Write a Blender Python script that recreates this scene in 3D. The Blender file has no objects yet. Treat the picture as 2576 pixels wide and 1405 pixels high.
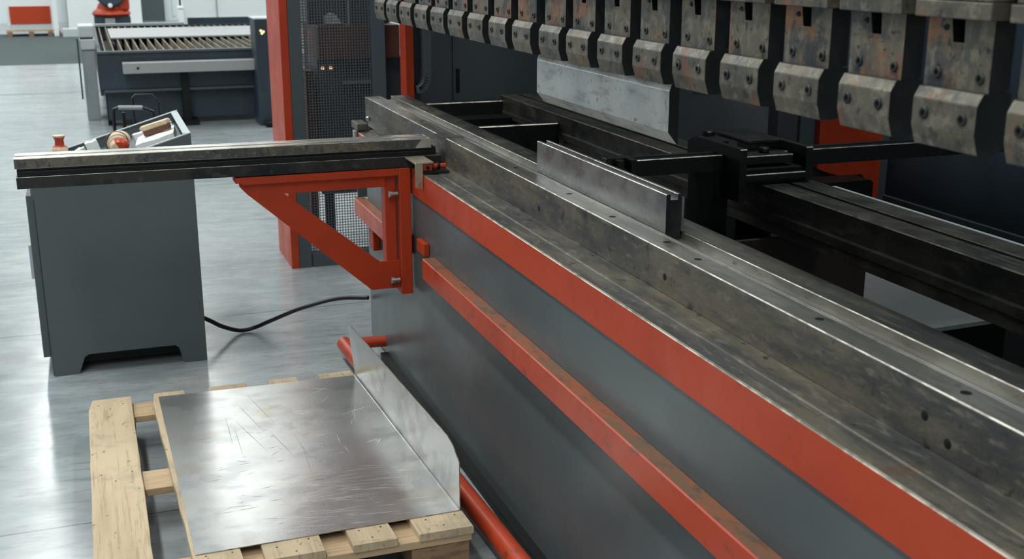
import bpy, bmesh, math, random
from mathutils import Vector, Matrix
random.seed(7)
SC = bpy.context.scene
COL = SC.collection
PI = math.pi

# ------------------------------------------------------------------ materials
def mat(name, base, rough=.5, metal=0.0, layers=(), bump=None, rvar=None, coat=0.0, emit=None, spec=.5, aniso=0.0):
    """layers: (scale, (sx,sy,sz), lo, hi, colour, strength, detail)"""
    m = bpy.data.materials.new(name); m.use_nodes = True
    nt = m.node_tree; N = nt.nodes; L = nt.links
    b = N['Principled BSDF']
    b.inputs['Roughness'].default_value = rough
    b.inputs['Metallic'].default_value = metal
    b.inputs['Specular IOR Level'].default_value = spec
    b.inputs['Coat Weight'].default_value = coat
    if aniso: b.inputs['Anisotropic'].default_value = aniso
    b.inputs['Base Color'].default_value = (*base, 1)
    if emit:
        b.inputs['Emission Color'].default_value = (*emit[0], 1); b.inputs['Emission Strength'].default_value = emit[1]
    geo = N.new('ShaderNodeNewGeometry')
    def noise(scale, st, lo, hi, detail=6, off=0):
        mp = N.new('ShaderNodeMapping'); mp.inputs['Scale'].default_value = st
        mp.inputs['Location'].default_value = (off*3.1, off*1.7, off*2.3)
        L.new(geo.outputs['Position'], mp.inputs['Vector'])
        t = N.new('ShaderNodeTexNoise'); t.inputs['Scale'].default_value = scale; t.inputs['Detail'].default_value = detail
        t.inputs['Roughness'].default_value = .62
        L.new(mp.outputs[0], t.inputs['Vector'])
        r = N.new('ShaderNodeMapRange'); r.inputs[1].default_value = lo; r.inputs[2].default_value = hi
        r.interpolation_type = 'SMOOTHSTEP'
        L.new(t.outputs['Fac'], r.inputs[0]); return r.outputs[0]
    cur = None
    for k, (sc, st, lo, hi, colr, stg, det) in enumerate(layers):
        f = noise(sc, st, lo, hi, det, k+1)
        mul = N.new('ShaderNodeMath'); mul.operation = 'MULTIPLY'; mul.inputs[1].default_value = stg
        L.new(f, mul.inputs[0])
        mx = N.new('ShaderNodeMix'); mx.data_type = 'RGBA'
        L.new(mul.outputs[0], mx.inputs['Factor'])
        if cur is None: mx.inputs['A'].default_value = (*base, 1)
        else: L.new(cur, mx.inputs['A'])
        mx.inputs['B'].default_value = (*colr, 1)
        cur = mx.outputs['Result']
    if cur: L.new(cur, b.inputs['Base Color'])
    if rvar:
        sc, st, r0, r1 = rvar
        f = noise(sc, st, .3, .7, 5, 9)
        r = N.new('ShaderNodeMapRange'); r.inputs[3].default_value = r0; r.inputs[4].default_value = r1
        L.new(f, r.inputs[0]); L.new(r.outputs[0], b.inputs['Roughness'])
    if bump:
        sc, st, stg, dist = bump
        f = noise(sc, st, .2, .8, 6, 5)
        bp = N.new('ShaderNodeBump'); bp.inputs['Strength'].default_value = stg; bp.inputs['Distance'].default_value = dist
        L.new(f, bp.inputs['Height']); L.new(bp.outputs[0], b.inputs['Normal'])
    return m

I3 = (1, 1, 1)
M = {}
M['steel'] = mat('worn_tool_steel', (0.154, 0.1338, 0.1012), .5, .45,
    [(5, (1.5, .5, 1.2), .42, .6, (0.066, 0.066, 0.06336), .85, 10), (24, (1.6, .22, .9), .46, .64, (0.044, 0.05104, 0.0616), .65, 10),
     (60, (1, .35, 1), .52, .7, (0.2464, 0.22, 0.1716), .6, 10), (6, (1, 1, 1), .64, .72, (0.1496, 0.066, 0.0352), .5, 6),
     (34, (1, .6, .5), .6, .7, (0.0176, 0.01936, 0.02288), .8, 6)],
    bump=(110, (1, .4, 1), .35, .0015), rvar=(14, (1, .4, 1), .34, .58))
M['steel_top'] = mat('rubbed_bed_steel', (.36, .345, .31), .36, .7,
    [(3.4, (1, .5, 1), .42, .6, (.20, .19, .165), .85, 10), (26, (3, .25, 1), .5, .72, (.12, .13, .14), .6, 10),
     (9, (1, .4, 1), .60, .72, (.20, .13, .085), .45, 6), (70, (1.5, .4, 1), .6, .7, (.06, .06, .06), .6, 8)],
    bump=(120, (2, .2, 1), .22, .001), rvar=(10, (2, .3, 1), .24, .46))
M['steel_dark'] = mat('oily_dark_steel', (.040, .040, .037), .42, .7,
    [(6, (1, .5, 1), .45, .62, (.013, .018, .021), .85, 8), (30, (1, .2, 1), .56, .7, (.1, .09, .075), .5, 8)],
    bump=(70, (1, .3, 1), .25, .0015), rvar=(12, I3, .3, .55))
M['steel_rear'] = mat('grimy_beam_steel', (0.1088, 0.102, 0.0816), .46, .6,
    [(5, (1, .4, 1), .42, .6, (0.0476, 0.051, 0.04896), .85, 10), (34, (2, .2, 1), .5, .68, (0.1904, 0.1734, 0.136), .7, 10)],
    bump=(70, (1, .3, 1), .3, .0015), rvar=(12, I3, .32, .55))
M['arm_top'] = mat('polished_arm_steel', (.80, .77, .70), .26, .9,
    [(9, (.5, 1, 1), .5, .68, (.55, .52, .46), .6, 8), (60, (.3, 2, 1), .6, .7, (.12, .12, .12), .7, 8)], rvar=(14, (.4, 2, 1), .2, .34))
M['grime'] = mat('orange_grime', (.26, .075, .03), .5, 0,
    [(8, (1, .6, 1), .42, .6, (.13, .085, .05), .85, 10), (30, (1, .5, 1), .5, .66, (.07, .05, .035), .7, 10)], bump=(90, I3, .2, .001))
M['tan_steel'] = mat('tarnished_clamp_steel', (.42, .35, .27), .42, .6, [(30, I3, .5, .68, (.25, .16, .11), .6, 8)])
M['wire'] = mat('mesh_wire_paint', (.085, .105, .12), .45)
M['bright'] = mat('freshly_ground_steel', (.78, .78, .75), .3, .8, [(40, I3, .5, .66, (.35, .34, .31), .6, 8)])
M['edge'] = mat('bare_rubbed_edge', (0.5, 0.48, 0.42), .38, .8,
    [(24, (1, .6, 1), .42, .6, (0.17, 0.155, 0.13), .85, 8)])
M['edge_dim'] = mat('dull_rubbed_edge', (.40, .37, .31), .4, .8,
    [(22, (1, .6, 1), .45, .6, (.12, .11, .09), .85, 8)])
M['clamp'] = mat('clamp_plate_steel', (0.116, 0.101, 0.0757), .5, .4,
    [(9, I3, .44, .58, (0.0473, 0.0533, 0.0533), .85, 10), (34, (1, 1.4, .8), .47, .62, (0.206, 0.181, 0.129), .6, 10),
     (7, (1, 1, .7), .49, .59, (0.249, 0.0903, 0.0327), .65, 9), (12, I3, .54, .64, (0.0155, 0.0215, 0.0327), .8, 9),
     (60, I3, .58, .66, (0.0086, 0.0086, 0.0086), .8, 9)],
    bump=(90, I3, .35, .001), rvar=(20, I3, .36, .6))
M['clamp_block'] = mat('clamp_block_steel', (0.132, 0.116, 0.0898), .42, .5,
    [(11, I3, .44, .58, (0.0598, 0.0598, 0.0528), .8, 10), (45, I3, .5, .66, (0.255, 0.229, 0.176), .55, 10),
     (8, I3, .53, .63, (0.229, 0.088, 0.0317), .55, 9), (22, I3, .55, .66, (0.0194, 0.0246, 0.0317), .75, 9)],
    bump=(110, I3, .38, .001), rvar=(20, I3, .32, .54))
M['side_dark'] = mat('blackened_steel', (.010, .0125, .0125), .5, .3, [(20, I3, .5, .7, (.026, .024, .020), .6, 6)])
M['punch'] = mat('ground_punch_steel', (.54, .55, .545), .42, .75,
    [(5, (1, .6, 1), .45, .65, (.38, .415, .45), .8, 8), (26, (1, .3, 1.2), .5, .68, (.24, .23, .21), .6, 10),
     (75, (1, 1, .6), .6, .7, (.07, .07, .07), .75, 8), (9, I3, .6, .7, (.30, .24, .18), .4, 6)],
    bump=(60, I3, .14, .0008), rvar=(12, I3, .3, .5))
M['die'] = mat('die_block_steel', (.30, .30, .295), .3, .8,
    [(5, (1, .7, 1), .45, .65, (.20, .215, .225), .8, 8), (20, (1, .4, 1), .52, .7, (.24, .21, .17), .6, 10)],
    rvar=(12, I3, .22, .42))
M['sheet'] = mat('scratched_sheet_metal', (.62, .62, .60), .27, .85,
    [(2.6, (1, 1, 1), .30, .72, (.50, .51, .515), .8, 3), (9, (.5, 1.8, 1.8), .30, .75, (.46, .44, .40), .4, 3),
     (8, (.8, 1.2, 1.0), .48, .66, (.30, .315, .33), .45, 5), (5, I3, .54, .68, (.42, .345, .24), .4, 5)])
M['scratch_light'] = mat('bright_scratch', (.85, .82, .74), .35, .6)
M['scratch_dark'] = mat('dark_scratch', (.20, .18, .15), .5, .5)
M['orange'] = mat('orange_machine_paint', (.44, .047, .013), .42, 0,
    [(3, I3, .45, .65, (.37, .036, .010), .7, 5), (40, (1, 1, .4), .64, .74, (.14, .03, .014), .6, 7)],
    bump=(160, I3, .05, .0006), rvar=(8, I3, .34, .5), spec=.35)
M['orange_rail'] = mat('grimy_orange_rail_paint', (.44, .050, .016), .38, 0,
    [(4, I3, .45, .65, (.35, .036, .011), .7, 5), (26, (1, .5, 1), .58, .7, (.12, .04, .018), .7, 8)],
    bump=(120, I3, .07, .0006), rvar=(8, I3, .3, .44), spec=.4)
M['orange_brk'] = mat('orange_bracket_paint', (.38, .036, .007), .46, 0,
    [(4, I3, .45, .65, (.30, .027, .006), .7, 5)], rvar=(8, I3, .4, .52), spec=.35)
M['panel'] = mat('blue_grey_panel_paint', (.078, .098, .104), .33, 0,
    [(1.4, (1, 1, 1.6), .42, .64, (.062, .074, .080), .8, 5), (3, (1, 1, .5), .60, .72, (.095, .08, .068), .4, 6)],
    bump=(220, I3, .05, .0005), rvar=(2, (1, 1.2, .7), .3, .38))
M['cab'] = mat('grey_cabinet_paint', (0.0781, 0.0964, 0.102), .55, 0,
    [(2, I3, .45, .65, (0.0695, 0.0854, 0.0903), .7, 4)], bump=(300, I3, .08, .0004))
M['cab_rim'] = mat('light_grey_rim_paint', (.42, .46, .49), .4)
M['darkpanel'] = mat('dark_guard_paint', (0.075, 0.0825, 0.0975), .5, 0,
    [(1.2, I3, .42, .6, (0.0525, 0.0525, 0.065), .8, 4)])
M['darkpanel2'] = mat('dark_slate_paint', (.062, .080, .090), .5)
M['navy'] = mat('navy_machine_paint', (.026, .042, .060), .5, 0, [(2, I3, .45, .6, (.020, .030, .042), .7, 4)])
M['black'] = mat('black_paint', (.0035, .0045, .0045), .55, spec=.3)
M['blackgloss'] = mat('black_rubber', (.008, .009, .01), .42)
M['wood'] = mat('pallet_wood', (.56, .44, .29), .75, 0,
    [(3, (4, .5, 1), .40, .66, (.44, .335, .21), .8, 6), (14, (7, .35, 2), .5, .66, (.33, .24, .145), .6, 9),
     (5, I3, .52, .68, (.30, .24, .175), .6, 9), (38, (1, .6, 1), .62, .70, (.09, .07, .05), .7, 5), (3.3, I3, .62, .7, (.42, .20, .11), .4, 5)],
    bump=(30, (8, .5, 2), .3, .002))
M['woodx'] = mat('pallet_wood_cross', (.52, .375, .225), .75, 0,
    [(3, (.5, 4, 1), .40, .66, (.40, .27, .16), .8, 6), (14, (.35, 7, 4), .5, .66, (.27, .17, .10), .6, 9), (6, I3, .6, .72, (.25, .17, .11), .6, 7)],
    bump=(30, (.5, 8, 4), .3, .002))
M['woodb'] = mat('pallet_block_wood', (.28, .17, .095), .8, 0, [(20, (1, 1, 4), .45, .65, (.14, .085, .05), .8, 8)], bump=(40, I3, .4, .002))
M['nail'] = mat('nail_head_steel', (.04, .03, .025), .6, .6)
M['chrome'] = mat('zinc_bolt_steel', (.6, .6, .57), .3, 1)
M['silver'] = mat('brushed_aluminium_rail', (.42, .43, .43), .35, .6)
M['alu'] = mat('pale_aluminium', (.36, .365, .365), .45, .25)
M['offwhite'] = mat('light_grey_housing_paint', (.50, .53, .55), .5)
M['greyleg'] = mat('mid_grey_housing_paint', (.30, .33, .35), .5)
M['white'] = mat('white_hall_paint', (.78, .81, .82), .6)
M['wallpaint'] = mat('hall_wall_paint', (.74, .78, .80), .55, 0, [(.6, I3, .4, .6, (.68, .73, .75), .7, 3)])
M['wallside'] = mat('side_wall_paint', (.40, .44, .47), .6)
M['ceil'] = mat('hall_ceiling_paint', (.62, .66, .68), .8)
M['beige'] = mat('beige_leather', (.66, .52, .37), .6, 0, [(20, I3, .45, .65, (.5, .36, .23), .7, 6)])
M['brown'] = mat('brown_leather', (.12, .045, .02), .5)
M['paper'] = mat('white_paper', (.80, .82, .80), .6)
M['rustbox'] = mat('rust_red_panel', (.17, .05, .03), .6, 0, [(6, I3, .4, .6, (.11, .045, .03), .8, 5)])
M['brownpanel'] = mat('dark_brown_panel', (.032, .020, .016), .7)
M['greyplate'] = mat('grey_chute_plate', (.27, .29, .29), .5, .2, [(3, I3, .4, .6, (.22, .235, .24), .7, 4)])
M['lamp'] = mat('lamp_diffuser', (.9, .9, .9), .4, 0, emit=((.93, .97, 1.0), 6.0))
M['glow'] = mat('amber_indicator', (.9, .6, .3), .4, 0, emit=((1, .62, .3), 1.4))
M['rubw'] = mat('grey_marking', (.25, .27, .27), .5)

def floor_mat():
    m = mat('polished_concrete', (.30, .325, .335), .3, 0,
        [(.9, (1, 1.6, 1), .4, .62, (.215, .245, .262), .85, 9), (5, (.7, 2.2, 1), .42, .64, (.37, .40, .41), .6, 11),
         (18, (.6, 2, 1), .5, .68, (.19, .21, .22), .6, 10), (1.7, (1, 1, 1), .58, .70, (.42, .39, .34), .4, 6)],
        rvar=(3.1, (1, 1.8, 1), .16, .27), bump=(9, (.8, 1.6, 1), .02, .003), spec=.5)
    nt = m.node_tree; N = nt.nodes; L = nt.links; b = N['Principled BSDF']
    geo = N.new('ShaderNodeNewGeometry'); sp = N.new('ShaderNodeSeparateXYZ'); L.new(geo.outputs['Position'], sp.inputs[0])
    cur = b.inputs['Base Color'].links[0].from_socket
    def line(axis, pos, w):
        s = N.new('ShaderNodeMath'); s.operation = 'SUBTRACT'; s.inputs[1].default_value = pos; L.new(sp.outputs[axis], s.inputs[0])
        a = N.new('ShaderNodeMath'); a.operation = 'ABSOLUTE'; L.new(s.outputs[0], a.inputs[0])
        c = N.new('ShaderNodeMath'); c.operation = 'LESS_THAN'; c.inputs[1].default_value = w; L.new(a.outputs[0], c.inputs[0])
        return c.outputs[0]
    def over(fac, col, k=1.0):
        nonlocal cur
        mu = N.new('ShaderNodeMath'); mu.operation = 'MULTIPLY'; mu.inputs[1].default_value = k; L.new(fac, mu.inputs[0])
        mx = N.new('ShaderNodeMix'); mx.data_type = 'RGBA'; L.new(mu.outputs[0], mx.inputs['Factor']); L.new(cur, mx.inputs['A'])
        mx.inputs['B'].default_value = (*col, 1); cur = mx.outputs['Result']
    for pos, w in ((3.42, .0032), (5.385, .0042), (7.4, .004), (9.4, .006), (15.1, .05)): over(line('Y', pos, w), (.08, .09, .09), .85)
    over(line('X', -3.2, .004), (.08, .09, .09), .8)
    shade_band = line('Y', 22.6, 3.6); over(shade_band, (.065, .082, .084), .97)      # shade on the far floor, painted in as a dark matt band
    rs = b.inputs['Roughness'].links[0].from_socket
    mx = N.new('ShaderNodeMix'); L.new(shade_band, mx.inputs['Factor']); L.new(rs, mx.inputs['A']); mx.inputs['B'].default_value = .8
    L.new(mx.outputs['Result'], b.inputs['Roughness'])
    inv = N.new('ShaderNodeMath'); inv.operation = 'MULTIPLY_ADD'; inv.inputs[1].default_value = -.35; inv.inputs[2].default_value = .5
    L.new(shade_band, inv.inputs[0]); L.new(inv.outputs[0], b.inputs['Specular IOR Level'])
    L.new(cur, b.inputs['Base Color'])
    return m
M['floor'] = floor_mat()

# ------------------------------------------------------------------ mesh helpers
def link(name, me, parent=None, mats=()):
    o = bpy.data.objects.new(name, me); COL.objects.link(o)
    for x in mats: me.materials.append(M[x] if isinstance(x, str) else x)
    if parent: o.parent = parent
    return o
def fin(name, bm, mats, parent=None, smooth=False, recalc=True):
    if recalc: bmesh.ops.recalc_face_normals(bm, faces=bm.faces)
    me = bpy.data.meshes.new(name); bm.to_mesh(me); bm.free()
    if smooth:
        for p in me.polygons: p.use_smooth = True
        me.shade_smooth() if hasattr(me, 'shade_smooth') else None
        try: me.set_sharp_from_angle(angle=math.radians(35))
        except Exception: pass
    if isinstance(mats, str): mats = (mats,)
    return link(name, me, parent, mats)
def tag(o, label, cat, group=None):
    o['label'] = label; o['category'] = cat
    if group: o['group'] = group
    return o
def thing(name, label, cat, loc=(0, 0, 0), group=None):
    o = bpy.data.objects.new(name, None); COL.objects.link(o); o.location = loc; o.empty_display_size = .1
    THING_LOC[o.name] = Vector(loc)
    return tag(o, label, cat, group)
THING_LOC = {}
def bx(bm, x0, x1, y0, y1, z0, z1, bev=0.0, mi=0, rot=None):
    g = bmesh.ops.create_cube(bm, size=1); vs = g['verts']
    bmesh.ops.scale(bm, vec=(abs(x1-x0), abs(y1-y0), abs(z1-z0)), verts=vs)
    if rot: bmesh.ops.rotate(bm, cent=(0, 0, 0), matrix=rot, verts=vs)
    bmesh.ops.translate(bm, vec=((x0+x1)/2, (y0+y1)/2, (z0+z1)/2), verts=vs)
    fs = list({f for v in vs for f in v.link_faces})
    for f in fs: f.material_index = mi
    if bev:
        es = list({e for v in vs for e in v.link_edges})
        bmesh.ops.bevel(bm, geom=es, offset=bev, segments=2, affect='EDGES', profile=.5)
def box(name, x0, x1, y0, y1, z0, z1, m, parent=None, bev=0.0):
    bm = bmesh.new(); bx(bm, x0, x1, y0, y1, z0, z1, bev)
    return fin(name, bm, m, parent)
def prof(bm, pts, a0, a1, axis='y', mi=0, emi=1, fn=None):
    """extrude polygon pts (u,v[,chamfer]) along an axis; chamfered corners get material emi"""
    out = []; n = len(pts)
    for i, p in enumerate(pts):
        c = p[2] if len(p) > 2 else 0
        if c:
            P = Vector(p[:2]); A = Vector(pts[i-1][:2])-P; B = Vector(pts[(i+1) % n][:2])-P
            out.append((P+A.normalized()*c, True)); out.append((P+B.normalized()*c, False))
        else: out.append((Vector(p[:2]), False))
    def v3(q, a):
        if axis == 'y': r = (q[0], a, q[1])
        elif axis == 'x': r = (a, q[0], q[1])
        else: r = (q[0], q[1], a)
        return fn(r) if fn else r
    r0 = [bm.verts.new(v3(q, a0)) for q, _ in out]; r1 = [bm.verts.new(v3(q, a1)) for q, _ in out]
    k = len(out)
    for i in range(k):
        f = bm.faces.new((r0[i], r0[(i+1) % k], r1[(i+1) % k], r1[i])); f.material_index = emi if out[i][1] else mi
    f = bm.faces.new(r0[::-1]); f.material_index = mi
    f = bm.faces.new(r1); f.material_index = mi
def prism(name, pts, a0, a1, mats, parent=None, axis='y', fn=None):
    bm = bmesh.new(); prof(bm, pts, a0, a1, axis, fn=fn)
    return fin(name, bm, mats, parent)
def tube(name, pts, r, m, parent=None, seg=16, smooth_pts=True, closed=False):
    if smooth_pts and len(pts) > 2:
        P = [Vector(p) for p in pts]; Q = []
        E = [P[0]*2-P[1]]+P+[P[-1]*2-P[-2]]
        for i in range(1, len(E)-2):
            for k in range(8):
                t = k/8; a, b, c, d = E[i-1], E[i], E[i+1], E[i+2]
                Q.append(.5*((2*b)+(c-a)*t+(2*a-5*b+4*c-d)*t*t+(3*b-a-3*c+d)*t**3))
        Q.append(P[-1])
    else: Q = [Vector(p) for p in pts]
    bm = bmesh.new(); rings = []; up = Vector((0, 0, 1))
    for i, q in enumerate(Q):
        d = (Q[min(i+1, len(Q)-1)]-Q[max(i-1, 0)]).normalized()
        if abs(d.dot(up)) > .95: up = Vector((1, 0, 0))
        s = d.cross(up).normalized(); u = s.cross(d).normalized()
        rings.append([bm.verts.new(q+s*r*math.cos(2*PI*k/seg)+u*r*math.sin(2*PI*k/seg)) for k in range(seg)])
        up = u
    for a, b in zip(rings, rings[1:]):
        for k in range(seg): bm.faces.new((a[k], a[(k+1) % seg], b[(k+1) % seg], b[k]))
    bm.faces.new(rings[0][::-1]); bm.faces.new(rings[-1])
    return fin(name, bm, m, parent, smooth=True)
def lathe(bm, prf, cen, axis='z', seg=20, mis=None):
    """prf: list of (r, h) along the axis"""
    def P(r, h, a):
        c, s = r*math.cos(a), r*math.sin(a)
        v = {'z': (c, s, h), 'x': (h, c, s), 'y': (c, h, s)}[axis]
        return Vector(cen)+Vector(v)
    rings = []
    for r, h in prf:
        rings.append([bm.verts.new(P(r, h, 0))] if r == 0 else [bm.verts.new(P(r, h, 2*PI*k/seg)) for k in range(seg)])
    for i, (a, b) in enumerate(zip(rings, rings[1:])):
        for k in range(seg):
            if len(a) == 1 and len(b) == 1: continue
            if len(a) == 1: f = bm.faces.new((a[0], b[k], b[(k+1) % seg]))
            elif len(b) == 1: f = bm.faces.new((a[k], b[0], a[(k+1) % seg]))
            else: f = bm.faces.new((a[k], a[(k+1) % seg], b[(k+1) % seg], b[k]))
            if mis: f.material_index = mis[i]
def cyl(name, cen, r, h, axis, m, parent=None, seg=20, bev=0.0):
    bm = bmesh.new(); b = bev
    lathe(bm, [(0, 0), (r-b, 0), (r, b), (r, h-b), (r-b, h), (0, h)], cen, axis, seg)
    return fin(name, bm, m, parent, smooth=True)
def copy_tree(o, parent=None):
    c = o.copy(); COL.objects.link(c)
    if parent: c.parent = parent
    for ch in list(o.children): copy_tree(ch, c)
    return c

# ------------------------------------------------------------------ the hall
def struct(o): o['kind'] = 'structure'; return o
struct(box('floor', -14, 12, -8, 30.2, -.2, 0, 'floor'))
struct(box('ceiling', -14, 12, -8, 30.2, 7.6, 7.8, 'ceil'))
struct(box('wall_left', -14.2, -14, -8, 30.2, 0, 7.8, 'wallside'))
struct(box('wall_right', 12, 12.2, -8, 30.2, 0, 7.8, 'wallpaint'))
struct(box('wall_back', -14, 12, -8.2, -8, 0, 7.8, 'wallpaint'))
bm = bmesh.new()
bx(bm, -14, 12, 30.2, 30.4, 0, 7.8)
xs = -13.6
while xs < 12:                       # sheet cladding ribs
    bx(bm, xs, xs+.05, 30.17, 30.22, .1, 7.8); xs += .92
struct(fin('wall_far', bm, 'wallpaint'))
# dark door leaves on the far wall
d = struct(box('door_1', -.37, .17, 30.02, 30.14, .0, 2.3, 'navy'))
d = struct(box('door_2', 1.28, 1.84, 30.02, 30.14, .0, 2.4, 'darkpanel2'))
# ceiling lamps: long strips running down the hall
def strip(x, y0, y1, w, e):
    t = struct(box('ceiling_light', x-w/2-.05, x+w/2+.05, y0-.05, y1+.05, 7.42, 7.6, 'offwhite'))
    l = bpy.data.lights.new('strip_lamp', 'AREA'); l.shape = 'RECTANGLE'; l.size = w; l.size_y = y1-y0; l.energy = e; l.color = (.96, 1.0, .975)
    o = bpy.data.objects.new('strip_lamp', l); COL.objects.link(o); o.location = (x, (y0+y1)/2, 7.40)
    return o
for x in (-12.2, -8.2, -4.4, -1.2, 1.75, 5.2, 8.6):
    for y0, y1 in ((11, 18), (20, 28)): strip(x, y0, y1, .5, 125 if x == 1.75 else (150 if x < -6 else 250))
for x in (-9.5, -5.0, -1.6):
    for y0, y1 in ((-6, 0), (2, 8)): strip(x, y0, y1, .5, 60 if x < -6 else (110 if x < -3 else 330))

strip(3.1, .5, 4.5, .4, 150)  # unseen lamp added above the machine to brighten its rear
# ------------------------------------------------------------------ press brake
PB = thing('press_brake', 'large grey and orange press brake with long steel bed and row of clamps', 'machine', (1.2, 3, 0))
PBI = Matrix.Translation((-1.2, -3, 0))
def pb(o):      # parts are modelled in world coordinates
    if o.parent is None or o.parent == PB:
        o.parent = PB; o.matrix_parent_inverse = PBI
    return o
Y0, YE = .35, 4.84
pb(box('front_panel', 1.07, 1.085, Y0, YE, .02, .797, 'panel'))
pb(box('bed_body', 1.085, 1.375, Y0, YE-.004, .02, .86, 'darkpanel'))
pb(box('base_strip', 1.04, 1.0695, Y0, 4.55, 0, .03, 'black'))
pb(box('base_foot', 1.10, 1.36, Y0, 4.7, 0, .03, 'black'))
pb(prism('front_stripe', [(1.064, .797), (1.064, .893, .0025), (1.0845, .893), (1.0845, .797)], Y0, 4.95, ('orange', 'edge_dim')))
pb(prism('ledge_plate', [(1.066, .894, .0015), (1.070, .8945), (1.092, .8945), (1.094, .8925), (1.120, .8920), (1.122, .8945), (1.2, .8945), (1.2, .868), (1.086, .868), (1.086, .8935), (1.066, .8935)],
    Y0, 5.0, ('steel', 'edge_dim')))
T = .995
pb(prism('bed_rail', [(1.19, .895), (1.19, .900), (1.19, T, .0019), (1.2475, T), (1.2485, T-.002), (1.2505, T-.002), (1.2515, T), (1.254, T), (1.255, T-.002), (1.257, T-.002), (1.258, T), (1.2635, T, .0016),
    (1.2635, T-.018), (1.3125, T-.018), (1.3125, T, .0014), (1.386, T, .0012), (1.386, .86), (1.2005, .86), (1.2005, .895)], Y0, 5.36, ('steel_top', 'edge')))
# front face of the bed rail is greasier than its rubbed top
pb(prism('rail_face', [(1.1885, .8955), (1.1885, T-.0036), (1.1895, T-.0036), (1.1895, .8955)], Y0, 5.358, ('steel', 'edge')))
pb(prism('bed_back_lip', [(1.316, T+.0004), (1.316, T+.0012), (1.384, T+.0012), (1.3868, T-.002), (1.3868, .862), (1.3862, .862), (1.3862, T+.0004)], Y0, 5.355, ('steel_rear', 'edge')))
pb(prism('guide_rail', [(1.069, .5475), (1.026, .5475, .003), (1.026, .6215, .003), (1.069, .6215)], Y0, 3.80, ('orange_rail', 'orange_rail', 'grime')))
pb(prism('guide_rail', [(1.069, .5475), (1.026, .5475, .003), (1.026, .6215, .003), (1.069, .6215)], 4.16, 4.90, ('orange_rail', 'orange_rail', 'grime')))
pb(box('rail_bracket', 1.048, 1.069, 3.86, 3.955, .612, .657, 'orange_brk', bev=.003))
pb(box('rail_bracket', 1.04, 1.069, 4.62, 4.68, .45, .546, 'orange_brk', bev=.003))
for y, x in ((2.971, 1.229), (2.664, 1.222), (2.374, 1.229), (2.21, 1.222), (1.354, 1.223), (1.75, 1.226), (3.4, 1.226), (4.5, 1.226)):
    bm = bmesh.new(); lathe(bm, [(.0, -.0002), (.0078, .0001), (.0090, .0003), (.0095, -.001), (.0095, -.004)], (x, y, T+.0003), 'z', 20, [0, 1, 1, 1])
    pb(fin('socket_screw', bm, ('black', 'steel_dark'), smooth=True))
for y, z in ((1.343, .920), (1.40, .945), (2.3, .935), (3.1, .93)):
    bm = bmesh.new(); lathe(bm, [(0, -.0004), (.0075, -.0006), (.0088, .0), (.009, .003)], (1.1885, y, z), 'x', 18, [0, 1, 1])
    pb(fin('socket_screw', bm, ('black', 'steel_dark'), smooth=True))
for o in PB.children:
    if o.name.startswith('guide_rail'):
        for p in o.data.polygons:
            if p.normal.z > .9: p.material_index = 2
# kick bar close to the floor
pb(tube('kick_bar', [(.985, 1.2, .062), (.985, 2.0, .062), (.972, 2.65, .062), (.935, 3.7, .062), (.902, 4.62, .062)], .031, 'orange_rail', seg=24))
pb(tube('kick_bar_arm', [(.902, 4.615, .062), (1.0, 4.60, .064), (1.1, 4.585, .066)], .024, 'orange_brk', smooth_pts=False))
# end fittings of the ledge at the far end
pb(box('end_fitting', 1.062, 1.11, 4.955, 5.08, .90, .93, 'steel_rear', bev=.004))
pb(box('end_fitting', 1.05, 1.064, 4.96, 5.0, .79, .90, 'edge_dim', bev=.003))
pb(cyl('end_screw', (1.135, 5.06, .925), .011, .02, 'z', 'chrome', bev=.003))
pb(box('end_plate', 1.064, 1.20, 5.0, 5.012, .60, .868, 'darkpanel2'))

# rear beam, cross members and machine body behind the bed
pb(prism('rear_beam', [(1.93, .95, .003), (2.014, .95, .0012), (2.014, .935), (2.034, .935), (2.034, .95, .0012), (2.125, .95, .007), (2.125, .80), (1.955, .80), (1.955, .846), (1.925, .846, .002), (1.925, .872), (1.93, .878)],
    Y0, 5.58, ('steel_rear', 'edge_dim')))
pb(box('beam_highlight', 2.110, 2.1235, Y0, 3.0, .9501, .9528, 'offwhite'))  # pale strip added to draw the highlight along the beam's back edge
pb(box('beam_web', 1.97, 2.10, 3.32, 5.5, .0, .80, 'black'))
for ya, yb, z in ((4.79, 4.83, .915), (5.55, 5.62, .925)):
    pb(prism('cross_member', [(ya, z-.1), (ya, z, .004), (yb, z, .004), (yb, z-.1)], 1.387, 1.93, ('side_dark', 'edge_dim'), axis='x'))
pb(box('cross_member', 1.50, 1.93, 5.40, 5.545, .60, .86, 'black'))
pb(box('base_plate', 1.376, 3.9, Y0, 5.74, .0, .05, 'black'))
pb(box('inner_panel', 1.40, 2.2975, 3.05, 3.07, .05, .79, 'brownpanel'))
pb(prism('chute_plate', [(2.25, .385), (2.25, .40, .003), (3.02, .415, .003), (3.02, .40)], 3.10, 4.3, ('greyplate', 'edge_dim'), axis='y'))
pb(box('chute_support', 2.32, 3.0, 3.16, 4.28, .05, .383, 'black'))
# far side frame with throat edge, orange edge and rounded lip
pb(box('side_frame', 1.48, 3.95, 5.76, 5.80, .0, 3.0, 'darkpanel'))
pb(box('side_frame_rib', 1.735, 3.4, 5.752, 5.759, .9, 2.2, 'darkpanel2'))
pb(box('frame_slot', 1.75, 1.768, 5.748, 5.7515, .95, 1.07, 'black'))
pb(box('orange_frame_edge', 1.462, 1.50, 5.64, 5.755, .0, 3.0, 'orange_brk'))
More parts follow.
